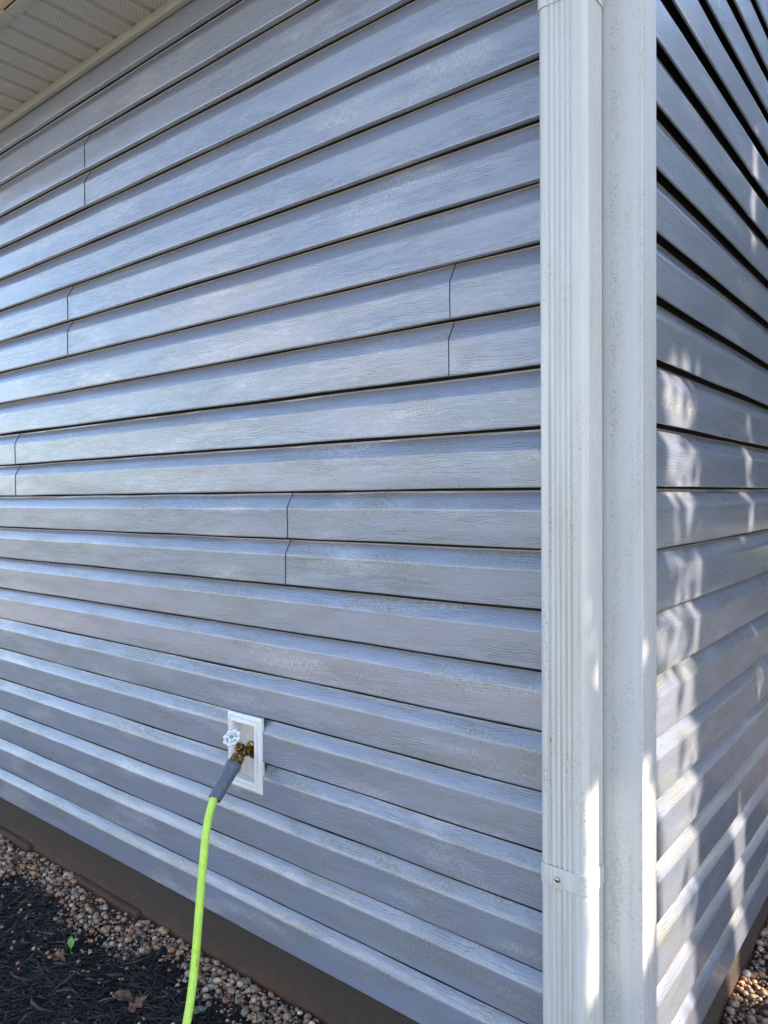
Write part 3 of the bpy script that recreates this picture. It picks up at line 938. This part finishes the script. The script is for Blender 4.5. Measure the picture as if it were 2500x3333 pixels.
blobs('water_droplets', pts, rd, M_WATER, block)
pts = []; rd = []
for i in range(90):
    j = random.randint(24, len(hpts) - 30); p = hpts[j].lerp(hpts[j + 1], random.random()); d = (hpts[j + 1] - hpts[j]).normalized()
    A, B = frame_from(d); a = random.uniform(0, 6.28)
    n_ = A * math.cos(a) + B * math.sin(a)
    pts.append(tuple(p + n_ * 0.0106)); rd.append(random.uniform(0.0005, 0.0010))
for i in range(50):
    t = random.uniform(0.1, 0.95); a = random.uniform(0, 6.28); A, B = frame_from(od)
    n_ = A * math.cos(a) + B * math.sin(a)
    pts.append(tuple(HT.lerp(SB, t) + n_ * (0.0212 - 0.0034 * t))); rd.append(random.uniform(0.0006, 0.0014))
blobs('water_droplets', pts, rd, M_WATER, hose)

# ------------------------------------------------------------------ pebbles
def project(p):
    d = Vector(p) - CAM
    c = d.dot(fwd)
    if c <= 0.05: return None
    return (0.5 + d.dot(r2) / c * 2410.48 / 2500, 0.5 - d.dot(u2) / c * 2410.48 / 3333, c)

def pebble_variant(seed, V=ICV2):
    rg = np.random.default_rng(seed)
    W = V.copy()
    for _ in range(4):
        d = rg.normal(size=3); d /= np.linalg.norm(d)
        t = V @ d
        W += d[None] * (0.16 * rg.uniform(-1, 1) * np.maximum(t, 0) ** 2)[:, None]
    W *= np.array([1.0, rg.uniform(0.65, 0.95), rg.uniform(0.5, 0.8)])[None]
    return W
VAR = [pebble_variant(s) for s in range(14)]
VARL = [pebble_variant(s, ICV) for s in range(14)]

cands = []       # (x, y, z, r) metres
def scatter(x0, x1, y0, y1, step, inside, layer, rlo, rhi):
    x = x0
    while x < x1:
        y = y0
        while y < y1:
            px = x + random.uniform(-0.5, 0.5) * step; py = y + random.uniform(-0.5, 0.5) * step
            w = inside(px, py)
            if random.random() < w:
                r = (rlo + (rhi - rlo) * random.random() ** 2.4)
                cands.append((px * H, py * H, (gz(px, py) + layer + random.uniform(-0.02, 0.03)) * H + 0.35 * r, r * 0.95))
            y += step
        x += step
def insL(x, y):
    e = gravel_edge(x)
    if y > 0.09: return 0
    if (-16.7 < x < -13.3 or x < -19.3) and y > -0.08: return 0
    cover = 1.0 if y > e + 0.2 else max(0.0, 0.75 * (y - (e - 0.25)) / 0.45)
    if -15.4 < x < -13.2 and y > -0.35 + 0.1 * math.sin(x * 9): cover *= 0.35     # bare clay patch by the ledge
    return cover
def insR(x, y):
    if x < -0.10: return 0
    e = 1.75 + 0.3 * math.sin(y * 0.9) + 0.2 * math.sin(y * 2.3)
    return 1.0 if x < e - 0.2 else max(0.0, 0.8 * (e + 0.3 - x) / 0.5)
scatter(-25, -3, -1.7, 0.12, 0.106, insL, -0.07, 0.0045, 0.0085)
scatter(-25, -3, -1.7, 0.12, 0.108, insL, 0.0, 0.0048, 0.0155)
scatter(-0.1, 2.4, 1.0, 13, 0.118, insR, -0.09, 0.0045, 0.0085)
scatter(-0.1, 2.4, 1.0, 13, 0.118, insR, -0.01, 0.005, 0.0150)
# strays lying on the mulch
for _ in range(230):
    x = random.uniform(-22, -6); y = gravel_edge(x) - random.random() ** 2 * 1.6 - 0.1
    r = random.uniform(0.0035, 0.009); cands.append((x * H, y * H, (gz(x, y) + 0.03) * H + 0.4 * r, r))
scored = []
for i, (x, y, z, r) in enumerate(cands):
    p = project((x, y, z))
    s = 0
    if p and -0.01 < p[0] < 1.01 and -0.01 < p[1] < 1.01: s = r / p[2]
    scored.append(s)
order = sorted(range(len(cands)), key=lambda i: -scored[i])
big = set(i for i in order[:300] if scored[i] > 0)
vme = []
for W in VAR:
    me = fastmesh('pebble', W, ICF2, True); me.materials.append(M_PEB); vme.append(me)
for i in big:
    x, y, z, r = cands[i]
    par = gravel_bed2 if x > -0.5 * H else gravel_bed
    o = link('pebble', vme[i % 14], None, par, (x, y, z))
    o.rotation_euler = (random.uniform(-0.5, 0.5), random.uniform(-0.5, 0.5), random.uniform(0, 6.28))
    o.scale = (r, r, r)
def rotm(ax, ay, az):
    ca, sa = np.cos(ax), np.sin(ax); cb, sb = np.cos(ay), np.sin(ay); cc, s_ = np.cos(az), np.sin(az)
    n = len(ax); Rm = np.zeros((n, 3, 3))
    Rm[:, 0, 0] = cb * cc; Rm[:, 0, 1] = sa * sb * cc - ca * s_; Rm[:, 0, 2] = ca * sb * cc + sa * s_
    Rm[:, 1, 0] = cb * s_; Rm[:, 1, 1] = sa * sb * s_ + ca * cc; Rm[:, 1, 2] = ca * sb * s_ - sa * cc
    Rm[:, 2, 0] = -sb; Rm[:, 2, 1] = sa * cb; Rm[:, 2, 2] = ca * cb
    return Rm
for par, test in ((gravel_bed, lambda c: c[0] < -0.5 * H), (gravel_bed2, lambda c: c[0] >= -0.5 * H)):
    rest = np.array([cands[i] for i in range(len(cands)) if i not in big and test(cands[i])])
    n = len(rest)
    Rm = rotm(RNG.uniform(-.5, .5, n), RNG.uniform(-.5, .5, n), RNG.uniform(0, 6.28, n))
    base = np.array(VARL)[RNG.integers(0, 14, n)]
    V = np.einsum('nij,nkj->nki', Rm, base * rest[:, 3][:, None, None]) + rest[:, None, :3]
    F = ICF[None] + (np.arange(n) * len(ICV))[:, None, None]
    o = link('small_pebbles', fastmesh('small_pebbles', V.reshape(-1, 3), F.reshape(-1, 3), True), M_PEB, par)
    tag(o, kind='stuff')

# ------------------------------------------------------------------ mulch shreds
def shreds(name, n, region, inside, parent, lmean=0.026, wmean=0.0024, lift=(0.0, 0.010), zoff=-0.03):
    x = RNG.uniform(region[0], region[1], n * 2); y = RNG.uniform(region[2], region[3], n * 2)
    keep = np.array([RNG.random() < inside(a, b) for a, b in zip(x, y)])
    x = x[keep][:n]; y = y[keep][:n]; n = len(x)
    z = np.array([gz(a, b) for a, b in zip(x, y)]) + zoff
    z += 0.09 * np.sin(x * 1.9 + y * 1.1) * np.cos(y * 2.3 - x * .7)
    Ls = lmean * np.exp(RNG.normal(0, 0.5, n)); Ws = wmean * np.exp(RNG.normal(0, 0.55, n))
    ang = RNG.normal(0.5, 0.9, n); tilt = RNG.normal(0, 0.22, n); rollr = RNG.uniform(-1.2, 1.2, n)
    bend = RNG.normal(0, 0.18, n) * Ls
    t = np.array([-0.5, -0.17, 0.17, 0.5])
    wd = np.array([0.35, 1.0, 0.9, 0.25])
    V = np.zeros((n, 12, 3))
    for s in range(4):
        cx = Ls * t[s]; by = bend * (1 - (2 * t[s]) ** 2)
        for c, (oy, oz) in enumerate(((-0.5, 0.0), (0.5, 0.0), (0.0, 0.5))):
            V[:, s * 3 + c, 0] = cx
            V[:, s * 3 + c, 1] = by + Ws * wd[s] * (oy * np.cos(rollr) - oz * np.sin(rollr))
            V[:, s * 3 + c, 2] = Ws * wd[s] * (oy * np.sin(rollr) + oz * np.cos(rollr)) + Ls * t[s] * np.sin(tilt)
    ca, sa = np.cos(ang)[:, None], np.sin(ang)[:, None]
    X_ = V[:, :, 0] * ca - V[:, :, 1] * sa; Y_ = V[:, :, 0] * sa + V[:, :, 1] * ca
    V[:, :, 0] = X_ + (x * H)[:, None]; V[:, :, 1] = Y_ + (y * H)[:, None]
    V[:, :, 2] += (z * H + RNG.uniform(lift[0], lift[1], n))[:, None]
    f = []
    for s in range(3):
        for c in range(3):
            d = (c + 1) % 3
            f.append((s * 3 + c, s * 3 + d, s * 3 + 3 + d, s * 3 + 3 + c))
    F = np.array(f)[None] + (np.arange(n) * 12)[:, None, None]
    o = link(name, fastmesh(name, V.reshape(-1, 3), F.reshape(-1, 4)), M_MULCH, parent)
    return tag(o, kind='stuff')
def mL(x, y):
    e = gravel_edge(x)
    return 1.0 if y < e - 0.05 else (0.16 if y < 0.05 else 0.0)
shreds('mulch_shreds', 30000, (-24, -6.2, -6.5, -0.4), mL, mulch_bed)
shreds('mulch_shreds', 2600, (-24, -6.2, -6.0, -0.9), lambda x, y: 1.0 if y < gravel_edge(x) else 0, mulch_bed, 0.055, 0.0042, (0.002, 0.014))
shreds('mulch_shreds', 4500, (0.0, 5.5, 2, 14), lambda x, y: 1.0 if x > 1.9 + 0.3 * math.sin(y * 0.9) else 0.10, mulch_bed2, 0.03, 0.003, (0.006, 0.016))

# ------------------------------------------------------------------ leaves, seedling, grass
def leaf_mesh(name, outline, curl, fold, L, seg=9):
    """outline: function u in 0..1 -> half width; bent along u by curl and folded at the midrib"""
    v = []; f = []
    K = 7
    for i in range(seg * 2 + 1):
        u = i / (seg * 2)
        w = outline(u) * L
        a = curl * (u - 0.5)
        cx = (math.sin(a) / curl if abs(curl) > 1e-3 else (u - .5)) * L
        cz = ((1 - math.cos(a)) / curl if abs(curl) > 1e-3 else 0) * L
        for k in range(K):
            s = -1 + 2 * k / (K - 1)
            v.append((cx, s * w * math.cos(fold * abs(s)), cz + abs(s) * w * math.sin(fold) + 0.025 * L * math.sin(u * 17 + s * 4)))
    for i in range(seg * 2):
        for k in range(K - 1):
            a = i * K + k
            f.append((a, a + 1, a + K + 1, a + K))
    me = mesh(name, v, f, 60)
    return me
def lobed(u):
    return max(0.01, (0.10 + 0.22 * abs(math.sin(u * math.pi * 3.2)) ** 1.3) * math.sin(min(1, u * 1.15 + 0.08) * math.pi) ** 0.6)
def oval(u): return max(0.005, 0.24 * math.sin(math.pi * min(1, max(0, u))) ** 0.8)
def slim(u): return max(0.005, 0.12 * math.sin(math.pi * u) ** 0.7)
def put_leaf(x, y, dz, L, out, curl, fold, rot, mat, label, nm='fallen_leaf'):
    o = link(nm, leaf_mesh(nm, out, curl, fold, L), mat, None, (x * H, y * H, (gz(x, y) + dz) * H))
    o.rotation_euler = rot
    sm = o.modifiers.new('thickness', 'SOLIDIFY'); sm.thickness = 0.0004
    return tag(o, label, 'leaf')
put_leaf(-13.35, -2.14, 0.14, 0.075, lobed, -1.5, 0.55, (0.3, 0.2, 0.1), M_DRY, 'glossy curled brown leaf beside the green seedling')
put_leaf(-10.32, -1.90, 0.16, 0.070, lobed, 0.7, 0.35, (0.3, -0.5, 1.2), M_DRY, 'pointed lobed rust-brown leaf on the mulch left of the hose')
put_leaf(-9.98, -1.42, 0.14, 0.050, slim, -1.3, 0.8, (0.5, 0.7, 1.7), M_DRY, 'slender orange-brown curled leaf standing just left of the hose')
put_leaf(-9.15, -1.28, 0.10, 0.060, oval, 0.5, 0.2, (0.1, -0.15, 0.6), M_DRY2, 'flat dull olive leaf just right of the hose at the bottom edge')
put_leaf(-10.9, -1.97, 0.10, 0.080, oval, -1.1, 0.35, (0.2, 0.1, 0.4), M_DRY, 'dark brown arched leaf at the bottom edge of the mulch')
put_leaf(-11.15, -0.60, 0.12, 0.050, slim, 0.6, 0.7, (0.2, -0.3, 1.0), M_DRY, 'narrow reddish leaf lying on the pebbles left of the hose')
put_leaf(-12.85, -1.22, 0.10, 0.040, slim, 0.5, 0.3, (0.0, -0.1, 0.5), M_DRY2, 'small tan leaf at the edge of pebbles and mulch above the seedling')
put_leaf(0.35, 9.4, 0.12, 0.060, oval, 0.9, 0.4, (0.5, 0.2, 0.9), M_DRY, 'dry brown leaf on the pebbles at the foot of the right wall')
put_leaf(0.62, 8.6, 0.12, 0.040, slim, 0.9, 0.4, (0.2, 0.5, 2.4), M_DRY, 'small curled leaf on the pebbles near the right edge')
# seedling
sb = Vector((-13.43 * H, -1.82 * H, (gz(-13.43, -1.82) + 0.0) * H))
seed = empty('seedling', sb, 'small bright green seedling growing out of the black mulch', 'seedling')
def seed_leaf(name, base, tip, w, stalk=0.4):
    base = Vector(base); tip = Vector(tip); d = tip - base
    side = d.cross(Vector((0.6, -0.8, 0.2))).normalized()
    v = []; f = []
    n = 10
    for i in range(n + 1):
        u = i / n
        hw = 0.0007 if u < stalk else w * math.sin(math.pi * min(1, (u - stalk) / (1 - stalk) * 0.93 + 0.06)) ** 0.75
        p = base + d * u + Vector((0, -0.004 * math.sin(u * 2), 0.002 * math.sin(u * 3)))
        nn = side.cross(d).normalized()
        for s in (-1, 0, 1): v.append(tuple(p + side * (hw * s) + nn * (abs(s) * hw * 0.3)))
    for i in range(n):
        for k in range(2):
            a = i * 3 + k; f.append((a, a + 1, a + 4, a + 3))
    o = link(name, mesh(name, v, f, 60), M_GREEN, seed)
    sm = o.modifiers.new('thickness', 'SOLIDIFY'); sm.thickness = 0.0005
    return o
seed_leaf('seedling_leaf', sb, sb + Vector((-0.004, 0.010, 0.052)), 0.011, 0.38)
seed_leaf('seedling_leaf', sb, sb + Vector((0.014, 0.002, 0.012)), 0.006, 0.3)
seed_leaf('seedling_leaf', sb, sb + Vector((-0.030, -0.030, 0.008)), 0.006, 0.35)
# sprig of moss-like grass
n = 260
bx, by = -9.75, -0.1
V = []; F = []
for i in range(n):
    a = random.uniform(0, 6.28); r = random.random() ** 0.7 * 0.02
    p = Vector((bx * H + r * math.cos(a) * 1.2, by * H + r * math.sin(a), gz(bx, by) * H + 0.002))
    d = Vector((random.uniform(-1, 1), random.uniform(-1, 1), random.uniform(0.4, 1.3))).normalized() * random.uniform(0.008, 0.020)
    sd_ = d.cross(Vector((0, 0, 1))).normalized() * 0.0007
    b = len(V); V += [tuple(p - sd_), tuple(p + sd_), tuple(p + d)]; F.append((b, b + 1, b + 2))
tag(link('grass', mesh('grass', V, F), leaf_mat('grass_tuft', (0.03, 0.05, 0.012), (0.06, 0.09, 0.03))), 'dark green tuft of fine grass among the pebbles right of the hose', 'grass', kind='stuff')
# black stick on the right-hand pebbles
bm = bmesh.new()
zz = gz(1, 6)
add_tube(bm, [Vector((0.42, 5.6, zz + 0.13)) * H, Vector((0.62, 5.75, zz + 0.16)) * H, Vector((0.95, 5.7, zz + 0.13)) * H, Vector((1.4, 5.6, zz + 0.1)) * H], [0.003, 0.005, 0.005, 0.003], 6)
tag(link('stick', bm_mesh('stick', bm, 40), M_SOIL), 'black mulch stick on the pebbles by the right wall', 'stick')

# ------------------------------------------------------------------ trees round the house (beyond the frame)
def leaves_mesh(name, P, size, rng, droop=0.0):
    n = len(P)
    Rm = rotm(rng.uniform(-1.2, 1.2, n), rng.uniform(-1.2, 1.2, n), rng.uniform(0, 6.28, n))
    q = np.array([(-0.5, 0, 0), (0, -0.32, 0.05), (0.5, 0, 0), (0, 0.32, 0.05)])
    s = size * rng.uniform(0.6, 1.3, n)
    V = np.einsum('nij,kj->nki', Rm, q) * s[:, None, None] + P[:, None]
    F = np.arange(n * 4).reshape(-1, 4)
    return fastmesh(name, V.reshape(-1, 3), F)

def make_tree(loc, height, rad, nleaf, size, mat, label, cat='tree', keep=None, seed=1, low=0.12, group='trees around the house'):
    rng = np.random.default_rng(seed)
    t = empty('tree', loc, label, cat, group)
    loc = Vector(loc)
    bm = bmesh.new()
    tr = [loc + Vector((0.05 * math.sin(i * 1.7 + seed) * i * 0.3, 0.05 * math.cos(i * 1.3 + seed) * i * 0.3, height * 0.92 * i / 7)) for i in range(8)]
    add_tube(bm, tr, [rad * 0.09 * (1 - i / 8.5) + 0.01 for i in range(8)], 10)
    for i in range(10):
        a = rng.uniform(0, 6.28); h = rng.uniform(0.3, 0.85) * height
        d = Vector((math.cos(a), math.sin(a), 0.9)) * rad * (0.7 if keep is None else 0.3)
        p = loc + Vector((0, 0, h))
        add_tube(bm, [p, p + d * 0.5, p + d + Vector((0, 0, 0.1))], [0.025, 0.016, 0.006], 6)
    link('trunk', bm_mesh('trunk', bm, 50), M_BARK, t)
    # clumps
    nc = 90 if keep is None else 260
    cz = rng.uniform(low, 1, nc); ca = rng.uniform(0, 6.28, nc)
    rr = rad * np.sqrt(rng.uniform(0.05, 1, nc)) * np.clip(1.25 * (1 - cz) ** 0.5 + 0.1, 0, 1)
    cc = np.stack([rr * np.cos(ca), rr * np.sin(ca), cz * height], 1)
    idx = rng.integers(0, nc, nleaf)
    P = cc[idx] + rng.normal(0, 1, (nleaf, 3)) * np.array([0.2, 0.2, 0.16]) * rad * 0.9
    P = P + np.array(loc)
    P = P[P[:, 2] > loc.z + low * height * 0.5]
    if keep is not None: P = P[keep(P, rng)]
    link('crown', leaves_mesh('crown', P, size, rng), mat, t)
    return t

# openings in the screen of columnar evergreens, as seen by the sun on the right wall (y, z in H)
GAPS = [  # y0, y1, z0, z1, share of leaves kept
    (6.9, 7.75, 5.2, 8.2, 0.0), (6.55, 7.3, -1.3, 1.9, 0.02), (5.5, 6.8, -12, -6.9, 0.0), (5.9, 6.4, -7.6, -5.8, 0.15),
    (0.75, 3.1, -12.5, -7.8, 0.0), (0.65, 2.0, -8.2, -3.2, 0.0), (1.9, 3.1, -8.2, -6.0, 0.01), (1.9, 3.1, -6.2, -3.0, 0.03), (0.55, 3.1, -3.4, -2.0, 0.08),
    (1.25, 1.75, -1.0, 2.5, 0.03), (2.15, 2.6, -0.6, 2.3, 0.04), (2.5, 3.2, -3.5, -1.0, 0.05), (1.3, 3.2, -2.6, 2.4, 0.12),
    (-0.75, 0.45, -7.4, -4.1, 0.0), (-0.8, 0.5, -7.4, -4.1, 0.30), (-0.8, 0.5, -12, -7.4, 0.8), (-0.8, 0.5, -4.1, 0.0, 0.5), (-0.6, 0.2, 0, 3.5, 0.5),
]
def keep_gap(P, rng):
    yy = (P[:, 1] - P[:, 0] * SD.y / SD.x) / H
    zz = (P[:, 2] - P[:, 0] * SD.z / SD.x) / H
    # ragged edges
    yy = yy + 0.16 * np.sin(zz * 1.3) + 0.08 * np.sin(zz * 4.1 + yy)
    k = np.ones(len(P))
    for (a, b, c, d, s) in GAPS:
        m = (yy > a) & (yy < b) & (zz > c) & (zz < d)
        k[m] = np.minimum(k[m], s)
    return rng.random(len(P)) < k
GZ0 = -11.4 * H
SX = 3.7     # distance of the screen from the right wall
for i, yq in enumerate((-1.6, 4.2, 9.6)):
    yy = SX * SD.y / SD.x + yq * H
    make_tree((SX + 0.15 * math.sin(i * 2.2), yy, GZ0), 6.9 + 0.3 * math.sin(i * 3), 0.72, 42000, 0.085, M_LEAF,
              ['columnar evergreen nearest the corner, beyond the right edge', 'columnar evergreen second from the corner, beyond the right edge',
               'columnar evergreen third from the corner, beyond the right edge', ][i],
              keep=keep_gap, seed=20 + i, low=0.05)
# woodland edge seen in the gloss of the right wall and behind the yard
far = [(3.6, 13, 9.6, 2.8), (6.5, 17, 10.0, 3.2), (12.5, 15, 7.0, 2.6), (1.0, 20, 9.5, 3.0), (17, 9, 8, 2.8)]
for i, (x, y, h, r) in enumerate(far):
    make_tree((x, y, GZ0), h, r, 12000, 0.32, M_LEAF, ['broad evergreen of the wood edge, nearest the house', 'tall evergreen in the middle of the wood edge', 'broad evergreen right of the wood edge',
              'tallest evergreen at the far left of the wood edge', 'lone evergreen at the far right of the yard'][i], seed=50 + i)
